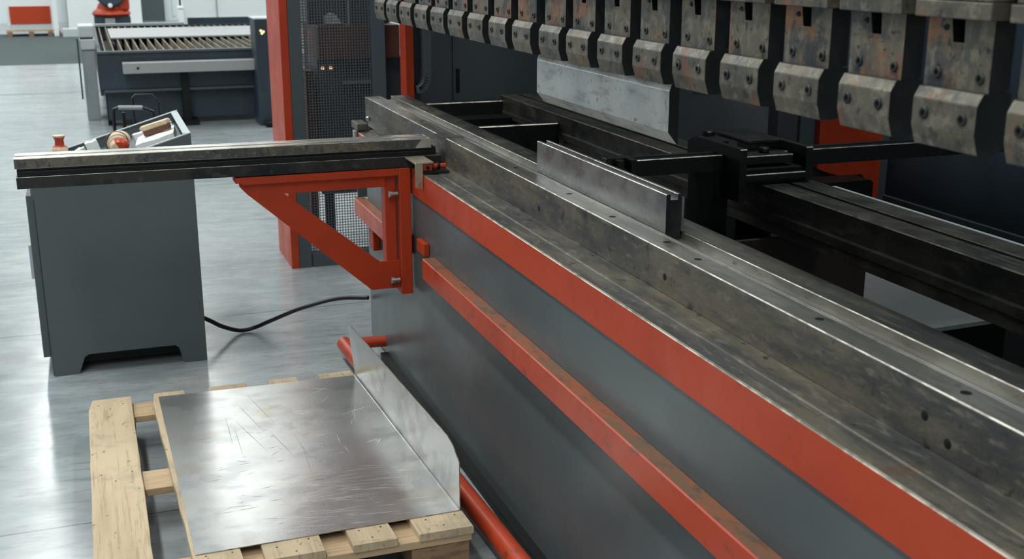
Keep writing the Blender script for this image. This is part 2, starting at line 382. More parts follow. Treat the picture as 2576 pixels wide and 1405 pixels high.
# rounded throat lip (thin strip bent at the bottom)
bm = bmesh.new(); pth = [(1.578, 3.0), (1.578, 1.06)]
for k in range(9):
    a = k/8*PI/2; pth.append((1.578-.065+.065*math.cos(a), 1.06-.09*math.sin(a)))
for (xa, za), (xb, zb) in zip(pth, pth[1:]):
    dd = Vector((xb-xa, zb-za)).normalized(); nn = Vector((-dd.y, dd.x))*-.032
    vs = [bm.verts.new((p[0], y, p[1])) for y in (5.60, 5.75) for p in ((xa, za), (xb, zb), (xb+nn.x, zb+nn.y), (xa+nn.x, za+nn.y))]
    for idx in ((0, 1, 2, 3), (7, 6, 5, 4), (0, 4, 5, 1), (2, 6, 7, 3), (0, 3, 7, 4), (1, 5, 6, 2)): bm.faces.new([vs[i] for i in idx])
bmesh.ops.remove_doubles(bm, verts=bm.verts, dist=.0004)
pb(fin('throat_lip', bm, 'panel'))
pb(box('frame_filler', 1.50, 1.55, 5.70, 5.7595, .6, 3.0, 'panel'))
# uprights in front of the rear wall
pb(box('upright', 2.345, 2.46, 4.56, 4.62, .05, 3.0, 'darkpanel2'))
pb(box('upright', 2.87, 2.975, 4.52, 4.60, .05, 3.0, 'darkpanel'))
pb(box('upright', 2.975, 3.46, 4.50, 4.60, .05, 3.0, 'darkpanel2'))
pb(prism('orange_guard_box', [(3.052, .70), (3.052, 1.04, .004), (3.39, 1.04, .004), (3.39, .545), (3.31, .545), (3.31, .66, .02), (3.17, .66), (3.10, .68)], 4.46, 4.4985, ('orange', 'orange'), axis='y'))
pb(prism('black_cover', [(2.80, .56), (2.80, .697, .003), (3.135, .697, .012), (3.135, .56)], 4.16, 4.3, ('black', 'edge_dim'), axis='y'))
pb(box('rear_wall_panel', 3.46, 3.50, Y0, 4.62, .546, 3.0, 'navy'))
pb(box('rear_wall_sill', 3.45, 3.52, Y0, 4.62, .505, .545, 'darkpanel2', bev=.004))
pb(box('rear_wall_base', 3.46, 3.50, Y0, 4.62, .05, .504, 'darkpanel'))
# ram and upper beam
pb(box('ram', 1.262, 1.42, Y0, 5.3, 1.60, 2.9, 'darkpanel'))
pb(box('ram_back_plate', 1.42, 1.75, Y0, 5.6, 2.05, 3.0, 'darkpanel2'))
pb(box('ram_lower_bar', 1.268, 1.32, Y0, 5.3, 1.553, 1.60, 'black'))

# clamps: block, plate, cap, screws
def bolt(cen, r, par, name='socket_screw'):
    bm = bmesh.new()
    lathe(bm, [(0, -.0006), (r*.42, -.0006), (r*.48, -.0030), (r*.86, -.0032), (r, -.0018), (r, .001)], cen, 'x', 18, [0, 0, 1, 1, 1])
    return fin(name, bm, ('black', 'steel_dark'), par, smooth=True)
def make_clamp():
    W = .145
    bm = bmesh.new()     # plate with the notch (outline in Y-Z, extruded along X)
    y = lambda v: -v
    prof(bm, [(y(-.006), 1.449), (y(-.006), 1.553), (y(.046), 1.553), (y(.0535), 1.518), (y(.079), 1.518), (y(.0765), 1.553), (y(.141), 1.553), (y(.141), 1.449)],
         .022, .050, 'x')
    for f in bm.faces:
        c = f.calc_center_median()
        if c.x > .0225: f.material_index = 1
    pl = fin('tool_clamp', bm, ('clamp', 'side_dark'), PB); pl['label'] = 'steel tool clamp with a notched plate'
    bm = bmesh.new()     # block with sloped top and inward lip
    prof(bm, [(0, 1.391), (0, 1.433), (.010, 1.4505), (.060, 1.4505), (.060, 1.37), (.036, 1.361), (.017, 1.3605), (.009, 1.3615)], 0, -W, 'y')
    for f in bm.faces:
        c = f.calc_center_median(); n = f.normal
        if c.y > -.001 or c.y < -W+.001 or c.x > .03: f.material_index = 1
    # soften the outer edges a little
    es = [e for e in bm.edges if all(v.co.x < .012 for v in e.verts)]
    bmesh.ops.bevel(bm, geom=es, offset=.0012, segments=1, affect='EDGES')
    fin('clamp_block', bm, ('clamp_block', 'side_dark'), pl)
    box('clamp_cap', -.0, .072, .014, -.155, 1.5535, 1.578, 'clamp_block', pl, bev=.0015)
    box('clamp_head', .006, .071, .010, -.151, 1.5785, 1.74, 'clamp', pl, bev=.002)
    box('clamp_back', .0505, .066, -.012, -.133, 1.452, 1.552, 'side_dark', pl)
    for yy, z, r, x in ((.030, 1.411, .0085, 0), (.1175, 1.411, .0085, 0), (.025, 1.471, .0078, .022), (.121, 1.4695, .0078, .022), (.036, 1.5385, .0042, .022)):
        bolt((x, -yy, z), r*1.12, pl)
    return pl
edges = [5.113, 4.8976, 4.681, 4.4537, 4.2252, 4.0044, 3.7777, 3.557, 3.338, 3.116, 2.914, 2.710, 2.505, 2.304, 2.098, 1.8973, 1.695, 1.500, 1.300, 1.10, .90]
wid = [.17, .167, .172, .172, .165, .166, .158, .156, .152, .149, .144, .146, .143, .145, .144, .142, .138, .140, .142, .142, .142]
proto = make_clamp(); made = []
for k, (ye, w) in enumerate(zip(edges, wid)):
    c = proto if k == 0 else copy_tree(proto, PB)
    made.append((c, ye, w))
for c, ye, w in made:
    c.parent = PB; c.matrix_parent_inverse = PBI
    c.location = (1.19, ye, 0); c.scale = (1, w/.145, 1)

# ------------------------------------------------------------------ punch and die
YA, YB = 2.452, 3.316
def cyl2(*a): pass
bm = bmesh.new()
prof(bm, [(1.262, 1.334, .0012), (1.2715, 1.3595), (1.2775, 1.3595), (1.2885, 1.350), (1.2885, 1.2095), (1.2855, 1.2085), (1.262, 1.238)], YA, YB, 'y')
for f in bm.faces:
    f.normal_update(); c = f.calc_center_median()
    if c.y < YA+.001: f.material_index = 2
bx(bm, 1.2715, 1.283, YA+.012, YB-.012, 1.3585, 1.3603)
for f in bm.faces:
    f.normal_update(); c = f.calc_center_median()
    if 1.34 < c.z < 1.357 and c.x < 1.27: f.material_index = 1
tag(fin('bending_punch', bm, ('punch', 'bright', 'side_dark')), 'long silver punch blade hanging under the clamps above the bed', 'punch')
bm = bmesh.new(); zb = T-.0178; zt = 1.089
prof(bm, [(1.2665, zb), (1.2665, zt, .0018), (1.2775, zt, .001), (1.2775, zt-.014), (1.297, zt-.014), (1.297, zt, .001), (1.3065, zt, .001), (1.3065, zb)], YA+.004, YB+.006, 'y')
for f in bm.faces:
    c = f.calc_center_median()
    if c.y < YA+.005: f.material_index = 2
die = tag(fin('bending_die', bm, ('die', 'edge', 'steel_dark')), 'grey steel die block with a channel along its top, standing on the bed', 'die')
bm = bmesh.new(); bx(bm, 1.3068, 1.312, YA-.002, YB-.03, T+.003, zt-.008, .0008); fin('clamp_strip', bm, 'die', die)

# ------------------------------------------------------------------ back gauge
BG = thing('back_gauge', 'black back gauge carriage and crossbar resting across the rear beam', 'gauge', (1.95, 3.3, .95))
BGI = Matrix.Translation((-1.95, -3.3, -.95))
def bg(o): o.parent = BG; o.matrix_parent_inverse = BGI; return o
bg(prism('cross_bar', [(3.2, .982), (3.2, 1.033, .0025), (3.222, 1.033), (3.224, 1.027), (3.252, 1.027), (3.254, 1.033), (3.275, 1.033, .002), (3.275, .982)], 1.545, 3.44, ('side_dark', 'edge'), axis='x'))
bg(box('finger', 1.459, 1.548, 3.232, 3.27, 1.0, 1.038, 'steel_dark', bev=.003))
bg(box('finger', 1.485, 1.505, 3.203, 3.24, .99, 1.034, 'steel_dark', bev=.002))
bg(box('finger', 1.525, 1.545, 3.196, 3.236, .986, 1.036, 'steel_dark', bev=.002))
bg(prism('cheek_plate', [(3.10, .90), (3.10, 1.064, .003), (3.40, 1.064, .014), (3.44, 1.04), (3.44, .952), (3.2, .952), (3.2, .90)], 1.845, 1.868, ('side_dark', 'edge'), axis='x'))
bg(prism('cheek_plate', [(3.10, .955), (3.10, 1.060, .003), (3.52, 1.060, .014), (3.52, .955)], 2.078, 2.102, ('side_dark', 'edge'), axis='x'))
bg(box('carriage_body', 1.868, 2.078, 3.108, 3.46, .952, 1.0, 'black', bev=.003))
bg(prism('carriage_bar', [(3.098, .965), (3.098, .985, .003), (3.12, .985), (3.12, .965)], 1.868, 2.078, ('side_dark', 'edge'), axis='x'))
bg(prism('carriage_bar', [(3.13, 1.01), (3.13, 1.036, .003), (3.2, 1.036), (3.2, 1.01)], 1.868, 2.05, ('side_dark', 'edge'), axis='x'))
bg(box('cover_plate', 1.96, 2.078, 3.25, 3.50, 1.05, 1.063, 'steel_dark', bev=.004))
bg(box('cover_plate', 1.868, 1.93, 3.32, 3.42, 1.045, 1.056, 'steel_dark', bev=.003))
bg(cyl('knob', (1.975, 3.18, 1.037), .017, .016, 'z', 'steel_dark', bev=.003))
bg(cyl('knob', (1.925, 3.45, 1.035), .022, .035, 'z', 'steel_dark', bev=.004))
bg(box('drop_leg', 1.76, 1.868, 3.205, 3.27, .55, .981, 'black'))

# ------------------------------------------------------------------ sheet support arm
SA = thing('sheet_support_arm', 'steel arm on an orange triangular bracket reaching out from the bed', 'support arm', (1.05, 4.08, .6))
SAI = Matrix.Translation((-1.05, -4.08, -.6))
def sa(o): o.parent = SA; o.matrix_parent_inverse = SAI; return o
ya = 4.05
tilt = lambda p: (p[0], p[1], p[2]+(1.175-p[0])*.004)
bar = sa(prism('arm_bar', [(ya, .9635), (ya, .9965, .0016), (ya+.042, .9965, .0008), (ya+.043, .976), (ya+.064, .976), (ya+.065, .9965, .0008), (ya+.116, .9965, .0016), (ya+.116, .9635)], -.256, 1.135,
    ('arm_top', 'edge'), axis='x', fn=tilt))
sa(prism('groove_shade', [(ya+.044, .9765), (ya+.044, .981), (ya+.063, .981), (ya+.063, .9765)], -.254, 1.12, ('side_dark', 'side_dark'), axis='x', fn=tilt))  # dark strip added in the groove to paint its shade
sa(prism('arm_web', [(ya+.012, .9365), (ya+.012, .948), (ya+.005, .949), (ya+.005, .9545), (ya+.012, .9555), (ya+.012, .963), (ya+.10, .963), (ya+.10, .9365)], -.25, 1.155, ('side_dark', 'side_dark'), axis='x', fn=tilt))
sa(prism('arm_base_bar', [(ya+.001, .8975), (ya+.001, .936, .0015), (ya+.108, .936, .0015), (ya+.108, .8975)], -.254, 1.172, ('steel_dark', 'edge_dim'), axis='x', fn=tilt))
sa(prism('arm_tongue', [(1.13, 4.055), (1.2585, 4.045), (1.232, 4.11), (1.205, 4.14), (1.13, 4.145)], .9954, .9990, ('steel_top', 'edge'), axis='z'))
sa(prism('arm_face', [(-.2545, .9700), (-.2545, 1.0005), (1.10, .9955), (1.075, .9645)], ya-.0012, ya-.0002, ('steel', 'steel'), axis='y'))
# bracket: T-section frame
bm = bmesh.new(); w0, w1 = ya+.018, ya+.028
def plate(pts, y0, y1): prof(bm, pts, y0, y1, 'y')
plate([(.452, .892), (.452, .862), (.475, .835), (.905, .447), (1.012, .447), (1.012, .552), (.938, .552), (.602, .828), (.966, .828), (.966, .892)], w0, w1)
sa(fin('bracket_web', bm, ('orange_brk', 'orange_brk')))
sa(prism('bracket_flange', [(.438, .8955), (.438, .876), (.455, .876), (.46, .870), (1.012, .870), (1.012, .8955)], ya+.002, ya+.085, ('orange_brk', 'orange_brk'), axis='y'))
sa(box('bracket_post', .966, 1.006, ya+.0285, ya+.085, .46, .869, 'orange_brk', bev=.002))
sa(box('bracket_mount', 1.013, 1.056, ya-.002, ya+.09, .425, .8955, 'orange_brk', bev=.003))
for z in (.803, .481):
    bm = bmesh.new(); lathe(bm, [(0, 0), (.011, 0), (.013, .002), (.013, .012), (.009, .012), (.009, .034), (0, .034)], (.974, ya+.004, z), 'x', 6 if False else 18)
    b = sa(fin('bracket_bolt', bm, 'chrome', smooth=True)); b['label'] = 'zinc bolt'
sa(prism('clamp_angle', [(1.036, .850), (1.036, .936, .002), (1.0615, .936), (1.0615, .845)], 3.900, 3.910, ('tan_steel', 'edge'), axis='y'))
sa(box('clamp_plate', 1.036, 1.105, 3.9105, 4.049, .930, .936, 'tan_steel', bev=.001))
sa(box('clamp_block', 1.066, 1.10, 3.915, 3.96, .905, .9295, 'orange_rail', bev=.002))
sa(cyl('clamp_pin', (1.083, 3.909, .917), .0065, .006, 'y', 'black', bev=.001))
sa(cyl('clamp_rod', (1.1005, 3.935, .917), .009, .055, 'x', 'orange_rail', bev=.002))
sa(cyl('rod_collar', (1.122, 3.935, .917), .0125, .010, 'x', 'black', bev=.002))
sa(box('lower_jaw', 1.066, 1.16, 3.905, 3.97, .8950, .9045, 'steel_dark', bev=.001))
# ------------------------------------------------------------------ control cabinet
CB = thing('console_cabinet', 'grey steel console cabinet with sloping open tray top beside the arm', 'cabinet', (.05, 5.1, 0))
CBI = Matrix.Translation((-.05, -5.1, 0))
def cb(o): o.parent = CB; o.matrix_parent_inverse = CBI; return o
F, B = 4.785, 5.50
zl, zr = .765, .95
xl, xr = -.255, .356
def zt_(x): return zl+(zr-zl)*(x-xl)/(xr-xl)
def side(y0, y1, name, m='cab'):
    return cb(prism(name, [(-.24, 0), (-.148, 0), (-.122, .068), (-.105, .08), (.232, .08), (.246, .068), (.262, 0), (xr, 0), (xr, zt_(xr)), (xl, zt_(xl)), (xl, .735), (-.246, .72)], y0, y1, (m, m)))
side(F, F+.012, 'front_panel'); side(B-.012, B, 'back_panel')
cb(box('right_panel', xr-.012, xr, F+.012, B-.012, .0, zt_(xr-.012), 'cab'))
cb(box('left_panel', -.246, -.236, F+.012, B-.012, .0, zt_(-.24)-.004, 'cab'))
d = cb(box('door', -.276, -.2475, F+.03, B-.04, .075, .735, 'cab', bev=.003))
h = box('handle', -.292, -.2765, F+.12, F+.14, .38, .52, 'cab_rim', bev=.003); h.parent = d
cb(box('plinth_tray', -.22, .34, F+.06, B-.02, .03, .12, 'black'))
rimq = lambda a, b: (a, b)
rm = bmesh.new()
def rim_seg(p, q, w=.014, h=.004):
    P, Q = Vector(p), Vector(q); dr = (Q-P).normalized(); s = dr.cross(Vector((0, 0, 1))).normalized()*w/2; u = Vector((0, 0, h))
    vs = [rm.verts.new(a+b) for b in (Vector(), u) for a in (P-s, Q-s, Q+s, P+s)]
    for idx in ((3, 2, 1, 0), (4, 5, 6, 7), (0, 1, 5, 4), (1, 2, 6, 5), (2, 3, 7, 6), (3, 0, 4, 7)): rm.faces.new([vs[i] for i in idx])
for p, q, w in (((xl, F+.007, zl+.0005), (xr, F+.007, zr+.0005), .014), ((xl, B-.007, zl+.0005), (xr, B-.007, zr+.0005), .018), ((xr-.015, F+.0145, zr-.004), (xr-.015, B-.017, zr-.004), .03), ((xl+.006, F+.0145, zl+.0025), (xl+.006, B-.017, zl+.0025), .012)):
    rim_seg(p, q, w)
cb(fin('tray_rim', rm, 'cab_rim'))
tz = lambda x: zt_(x)-.046
bm = bmesh.new()
vs = [bm.verts.new((x, y, tz(x)-dz)) for dz in (0, .006) for x, y in ((-.235, F+.013), (xr-.013, F+.013), (xr-.013, B-.013), (-.235, B-.013))]
for idx in ((0, 1, 2, 3), (7, 6, 5, 4), (0, 4, 5, 1), (1, 5, 6, 2), (2, 6, 7, 3), (3, 7, 4, 0)): bm.faces.new([vs[i] for i in idx])
cb(fin('tray_bottom', bm, 'cab'))
slope = math.atan2(zr-zl, xr-xl)
RS = Matrix.Rotation(-slope, 4, 'Y')
def on_tray(o, x, y, rz=0, dz=0):
    o.matrix_world = Matrix.Translation((x, y, tz(x)+.0008+dz)) @ RS @ Matrix.Rotation(rz, 4, 'Z'); return o
# things in the tray (modelled around their own origin, standing on z=0)
bm = bmesh.new(); lathe(bm, [(0, 0), (.030, 0), (.033, .004), (.034, .062), (.031, .068), (.020, .075), (.018, .097), (.025, .110), (.026, .117), (.0, .118)], (0, 0, 0), 'z', 24)
for f in bm.faces:
    z = f.calc_center_median().z; f.material_index = 1 if (z < .065 or z > .112) else 0
o = fin('knob_handle', bm, ('orange_rail', 'beige'), smooth=True); on_tray(o, -.150, 5.41, 0); o.matrix_world = Matrix.Translation((-.150, 5.41, tz(-.150)+.010))
o.scale = (1, 1, 1); tag(o, 'orange and tan spool shaped knob at the low end of the tray', 'knob')
# leather roll
RL = thing('work_glove', 'rolled tan leather glove with orange cuff lying in the cabinet tray', 'glove', (0, 0, 0))
bm = bmesh.new(); lathe(bm, [(0, -.055), (.030, -.055), (.040, -.045), (.041, .03), (.036, .05), (.022, .055), (0, .056)], (0, 0, .036), 'y', 24)
bmesh.ops.scale(bm, vec=(1, 1, .88), verts=bm.verts); fin('palm', bm, 'beige', RL, smooth=True)
bm = bmesh.new(); lathe(bm, [(.0415, -.05), (.044, -.046), (.0435, -.040), (.041, -.038)], (0, 0, .036), 'y', 24); fin('seam', bm, 'brown', RL, smooth=True)
bm = bmesh.new(); lathe(bm, [(0, -.088), (.024, -.086), (.035, -.075), (.037, -.055), (0, -.054)], (.006, 0, .030), 'y', 24)
bmesh.ops.scale(bm, vec=(1, 1, .8), verts=bm.verts)
for f in bm.faces: f.material_index = 1 if f.calc_center_median().x > .0 else 0
fin('cuff', bm, ('beige', 'orange_rail'), RL, smooth=True)
RL.matrix_world = Matrix.Translation((.100, 5.16, tz(.100)+.016)) @ RS @ Matrix.Rotation(math.radians(-8), 4, 'Z') @ Matrix.Scale(1.1, 4)
# brush
BR = thing('hand_brush', 'tan wooden hand brush with dark bristles on white papers in the tray', 'brush', (0, 0, 0))
bm = bmesh.new(); prof(bm, [(-.070, -.022, .012), (.062, -.026, .014), (.062, .022, .014), (-.066, .024, .012)], .026, .044, 'z', emi=0)
bmesh.ops.bevel(bm, geom=[e for e in bm.edges if abs(e.verts[0].co.z-e.verts[1].co.z) < .001], offset=.004, segments=2, affect='EDGES'); fin('brush_back', bm, 'beige', BR)
bm = bmesh.new(); bx(bm, -.060, .056, -.020, .018, .002, .0265, .004); fin('bristles', bm, 'brown', BR)
BR.matrix_world = Matrix.Translation((.255, 5.18, tz(.255)+.030)) @ RS @ Matrix.Rotation(math.radians(-6), 4, 'Z')
# papers and packets
def paper(name, x, y, w, l, h, rz, m, label, cat, dz=0):
    bm = bmesh.new()
    n = 5
    g = [[bm.verts.new((-w/2+w*i/n, -l/2+l*j/n, h+.002*math.sin(i*1.7+j*1.1))) for j in range(n+1)] for i in range(n+1)]
    for i in range(n):
        for j in range(n): bm.faces.new((g[i][j], g[i+1][j], g[i+1][j+1], g[i][j+1]))
    r = bmesh.ops.extrude_face_region(bm, geom=bm.faces[:])
    for v in [e for e in r['geom'] if isinstance(e, bmesh.types.BMVert)]: v.co.z = 0
    o = fin(name, bm, m); on_tray(o, x, y, rz, dz); return tag(o, label, cat)
paper('paper_stack', .245, 5.15, .16, .20, .026, -.1, 'paper', 'white papers lying under the wooden brush in the tray', 'papers')
paper('small_box', -.005, 5.34, .05, .06, .062, .1, 'paper', 'white square packet left of the glove in the tray', 'packet')
paper('small_box', -.055, 5.33, .032, .05, .05, -.2, 'paper', 'small white packet leaning by the square packet in the tray', 'packet')
paper('plastic_bag', -.108, 5.36, .05, .07, .042, .3, 'paper', 'crumpled white plastic bag beside the orange knob in the tray', 'bag')
paper('small_box', .185, 5.30, .05, .04, .036, .2, 'paper', 'pale packet behind the papers near the high end of the tray', 'packet')
o = cyl('clear_cup', (0, 0, 0), .014, .03, 'z', 'offwhite', bev=.003); on_tray(o, .315, 5.27); tag(o, 'small white cup at the high corner of the tray', 'cup')
o = cyl('clear_cup', (0, 0, 0), .012, .028, 'z', 'paper', bev=.003); on_tray(o, .318, 5.38); tag(o, 'small white cup furthest back at the high end of the tray', 'cup')

# ------------------------------------------------------------------ cable
tag(tube('power_cable', [(.3585, 5.0, .125), (.40, 5.02, .095), (.451, 5.05, .055), (.53, 5.10, .013), (.60, 5.10, .022), (.66, 5.05, .060), (.786, 4.98, .125), (.937, 4.93, .168), (1.058, 4.835, .187)], .0095, 'blackgloss', seg=12),
    'black power cable looping from the grey cabinet to the press brake', 'cable')

# ------------------------------------------------------------------ pallet
PL = thing('wooden_pallet', 'worn wooden pallet on the floor in front of the press brake', 'pallet', (.38, 3.4, 0))
PLI = Matrix.Translation((-.38, -3.4, 0))
def pl(o): o.parent = PL; o.matrix_parent_inverse = PLI; return o
YF, YN = 4.068, 2.752
boards = [((-.107, .035), (-.104, .042)), ((.100, .213), (.140, .262)), ((.288, .428), (.314, .4685)), ((.500, .611), (.540, .660)), ((.681, .815), (.7195, .872))]
def plank(name, f, n, yf, yn, z0, z1, m, seed):
    rnd = random.Random(seed); bm = bmesh.new(); K = 14; rings = []
    for k in range(K+1):
        t = k/K; y = yf+(yn-yf)*t; a = f[0]+(n[0]-f[0])*t; b = f[1]+(n[1]-f[1])*t
        a += rnd.uniform(-.0015, .0015); b += rnd.uniform(-.0015, .0015); c = .0018
        if k == 0: a += .012
        rings.append([bm.verts.new((x, y, z)) for x, z in ((a, z0), (b, z0), (b, z1-c), (b-c, z1), (a+c, z1), (a, z1-c))])
    for r, s in zip(rings, rings[1:]):
        for i in range(6): bm.faces.new((r[i], r[(i+1) % 6], s[(i+1) % 6], s[i]))
    bm.faces.new(rings[0]); bm.faces.new(rings[-1][::-1])
    return pl(fin(name, bm, m))
for i, (f, n) in enumerate(boards):
    plank('deck_board', f, n, YF, YN-(.0 if i != 4 else -.0), .123, .145, 'wood', i)
for ya_, yb_ in ((3.925, 4.055), (3.33, 3.465), (2.758, 2.88)):
    bm = bmesh.new(); bx(bm, -.098, .868, ya_, yb_, .100, .1225, .002); pl(fin('stringer_board', bm, 'woodx'))
    for xa, xb in ((-.095, .04), (.33, .455), (.70, .862)):
        bm = bmesh.new(); bx(bm, xa, xb, ya_+.004, yb_-.004, .0225, .0995, .002); pl(fin('spacer_block', bm, 'woodb'))
for xa, xb in ((-.095, .03), (.33, .45), (.735, .862)):
    bm = bmesh.new(); bx(bm, xa, xb, YN+.01, YF-.01, 0, .022, .002); pl(fin('bottom_board', bm, 'woodb'))
rn = random.Random(3)
for i, (f, n) in enumerate(boards):
    for yy in (3.99, 3.40, 2.80):
        if i in (1, 2, 3) and yy > 3.1: continue
        t = (YF-yy)/(YF-YN); a = f[0]+(n[0]-f[0])*t; b = f[1]+(n[1]-f[1])*t
        for fx, dy in ((.25, .02), (.5, -.025), (.78, .022)):
            pl(cyl('nail', (a+(b-a)*fx+rn.uniform(-.006, .006), yy+dy+rn.uniform(-.01, .01), .1445), .0026, .0011, 'z', 'nail', seg=10))

# ------------------------------------------------------------------ bent sheet on the pallet
z0, z1, th = .1455, .14685, .0025
A_, B_, C_, D_ = (.1245, 4.022), (.1445, 2.836), (.862, 2.848), (.8185, 4.006)   # back-left, front-left, front-right, back-right
bm = bmesh.new()
NY, NX, NF = 24, 16, 8
def lerp(a, b, t): return a+(b-a)*t
grid = []
for j in range(NY+1):
    t = j/NY
    L_ = (lerp(A_[0], B_[0], t), lerp(A_[1], B_[1], t)); R_ = (lerp(D_[0], C_[0], t), lerp(D_[1], C_[1], t))
    row = [(lerp(L_[0], R_[0], i/NX), lerp(L_[1], R_[1], i/NX), z1) for i in range(NX)]
    r = .007                                                # bend radius
    for k in range(9):
        a = k/8*PI/2; row.append((R_[0]-r+r*math.sin(a), R_[1], z1+r-r*math.cos(a)))
    top = lerp(.347, .333, t/.94) if t < .94 else lerp(.333, .289, (t-.94)/.06)
    for k in range(1, NF+1): row.append((R_[0]+lerp(0, -.016*(1-t), k/NF), R_[1]+(lerp(0, .03, k/NF) if t < .02 else 0), lerp(z1+r, top, k/NF)))
    grid.append([bm.verts.new(p) for p in row])
for a, b in zip(grid, grid[1:]):
    for i in range(len(a)-1): bm.faces.new((a[i], a[i+1], b[i+1], b[i]))
o = fin('bent_metal_sheet', bm, ('sheet', 'edge'), recalc=True)
s = o.modifiers.new('thickness', 'SOLIDIFY'); s.thickness = th; s.offset = 0; s.material_offset_rim = 1
SHEET = o
rs_ = random.Random(11)
def scratches(name, n, m, fn):
    bm = bmesh.new()
    for _ in range(n):
        x, y, a, l, w = fn()
        dx, dy = math.cos(a)*l/2, math.sin(a)*l/2; nx, ny = -math.sin(a)*w/2, math.cos(a)*w/2; zz = z1+th/2+.00012
        v = [bm.verts.new(p) for p in ((x-dx, y-dy, zz), (x+nx, y+ny, zz), (x+dx, y+dy, zz), (x-nx, y-ny, zz))]
        bm.faces.new(v)
        if not (.15 < x-dx and x+dx < .80): bmesh.ops.delete(bm, geom=v, context='VERTS')
    fin(name, bm, m, SHEET)['kind'] = 'stuff'
g_ = rs_.gauss
def light_():
    if rs_.random() < .7: return (g_(.60, .10), g_(3.05, .10), g_(-.12, .12), rs_.uniform(.03, .18), .0015)
    return (rs_.uniform(.4, .78), rs_.uniform(2.9, 3.95), rs_.uniform(-.5, 1.9), rs_.uniform(.02, .14), .0013)
def dark_():
    if rs_.random() < .85: return (rs_.uniform(.22, .62), rs_.uniform(2.9, 3.6), g_(0, .35), rs_.uniform(.01, .06), .0016)
    return (rs_.uniform(.3, .55), rs_.uniform(3.3, 3.8), rs_.uniform(1.5, 1.9), rs_.uniform(.15, .35), .0012)
scratches('light_scratches', 100, 'scratch_light', light_)
scratches('dark_scratches', 56, 'scratch_dark', dark_)
tag(o, 'scratched silver sheet with one long side folded up, lying on the pallet', 'sheet metal')

# ------------------------------------------------------------------ wire mesh guard
G = thing('mesh_guard', 'tall mesh guard in a dark frame with an orange post behind the arm', 'guard', (1.2, 6.15, 0))
GI = Matrix.Translation((-1.2, -6.15, 0))
def gd(o): o.parent = G; o.matrix_parent_inverse = GI; return o
gd(box('orange_post', .93, .972, 6.12, 6.56, 0, 2.9, 'orange', bev=.003))
fr = bmesh.new()
bx(fr, .973, 1.037, 6.12, 6.17, 0, 2.9); bx(fr, 1.405, 1.475, 6.12, 6.17, 0, 2.9); bx(fr, 1.045, 1.405, 6.12, 6.17, 0, .075); bx(fr, 1.045, 1.405, 6.12, 6.17, 2.75, 2.9)
gd(fin('guard_frame', fr, 'darkpanel2'))
ms = bmesh.new(); sp = .0148
x = 1.042
while x < 1.405:
    bx(ms, x-.0018, x+.0018, 6.150, 6.153, .075, 2.2); x += sp
z = .08
while z < 2.2:
    bx(ms, 1.037, 1.405, 6.1535, 6.1565, z-.0018, z+.0018); z += sp
gd(fin('wire_mesh', ms, 'wire'))
# machine standing behind the mesh
HM = thing('hydraulic_unit', 'dark hydraulic unit with a rust red cover behind the wire mesh', 'machine', (1.35, 6.6, 0))
HMI = Matrix.Translation((-1.35, -6.6, 0))
def hm(o): o.parent = HM; o.matrix_parent_inverse = HMI; return o
hm(box('tank', 1.17, 1.75, 6.42, 7.1, .33, 1.08, 'darkpanel', bev=.006))
hm(box('leg', 1.19, 1.24, 6.45, 6.5, 0, .33, 'black')); hm(box('leg', 1.66, 1.71, 6.45, 6.5, 0, .33, 'black'))
hm(box('leg', 1.19, 1.24, 7.0, 7.05, 0, .33, 'black')); hm(box('leg', 1.66, 1.71, 7.0, 7.05, 0, .33, 'black'))
hm(box('red_cover', 1.155, 1.6, 6.30, 6.7, 1.085, 1.26, 'rustbox', bev=.004))
hm(box('side_column', 1.10, 1.14, 6.40, 6.8, .10, 1.02, 'rustbox'))
hm(box('bright_gap', 1.092, 1.112, 6.36, 6.38, 1.03, 1.28, 'white')); hm(box('bright_gap', 1.462, 1.492, 6.36, 6.39, 1.285, 2.2, 'white')); hm(box('bright_gap', 1.335, 1.342, 6.36, 6.38, 1.262, 2.2, 'white'))  # white strips added for the bright hall showing through the gaps
hm(prism('bright_spot', [(1.222, 1.262), (1.222, 1.30), (1.25, 1.322), (1.275, 1.315), (1.310, 1.262)], 6.40, 6.46, ('white', 'white')))  # white piece added for a bright spot seen through the mesh
hm(box('upper_housing', 1.14, 1.33, 6.5, 6.9, 1.262, 2.6, 'darkpanel')); hm(box('upper_housing', 1.37, 1.60, 6.5, 6.9, 1.262, 2.6, 'darkpanel2'))
hm(box('rail', 1.28, 1.5, 6.30, 6.41, .955, .97, 'silver'))
for xx in (1.195, 1.24): hm(cyl('indicator_lamp', (xx, 6.405, 1.03), .008, .014, 'y', 'glow', bev=.002))

# ------------------------------------------------------------------ hand cart behind the cabinet
HC = thing('hand_cart', 'black tubular cart handle rising behind the grey console cabinet', 'cart', (.2, 6.2, 0))
HCI = Matrix.Translation((-.2, -6.2, 0))
def hc(o): o.parent = HC; o.matrix_parent_inverse = HCI; return o
hc(tube('push_handle', [(.094, 6.2, .02), (.094, 6.2, .84), (.097, 6.2, .882), (.115, 6.2, .888), (.24, 6.2, .882), (.285, 6.2, .862), (.29, 6.2, .80), (.29, 6.2, .02)], .0085, 'blackgloss', seg=10, smooth_pts=False))
hc(tube('grip', [(.12, 6.198, .889), (.235, 6.198, .884)], .0115, 'greyleg', seg=10, smooth_pts=False))
hc(tube('rear_handle', [(.20, 6.5, .02), (.20, 6.5, .90), (.215, 6.5, .915), (.30, 6.5, .912), (.33, 6.5, .87), (.33, 6.5, .02)], .007, 'blackgloss', seg=10, smooth_pts=False))
hc(tube('strut', [(.142, 6.2, .02), (.142, 6.2, .865)], .009, 'blackgloss', seg=10, smooth_pts=False))
hc(box('deck', .08, .345, 6.18, 6.52, .06, .09, 'black', bev=.004))

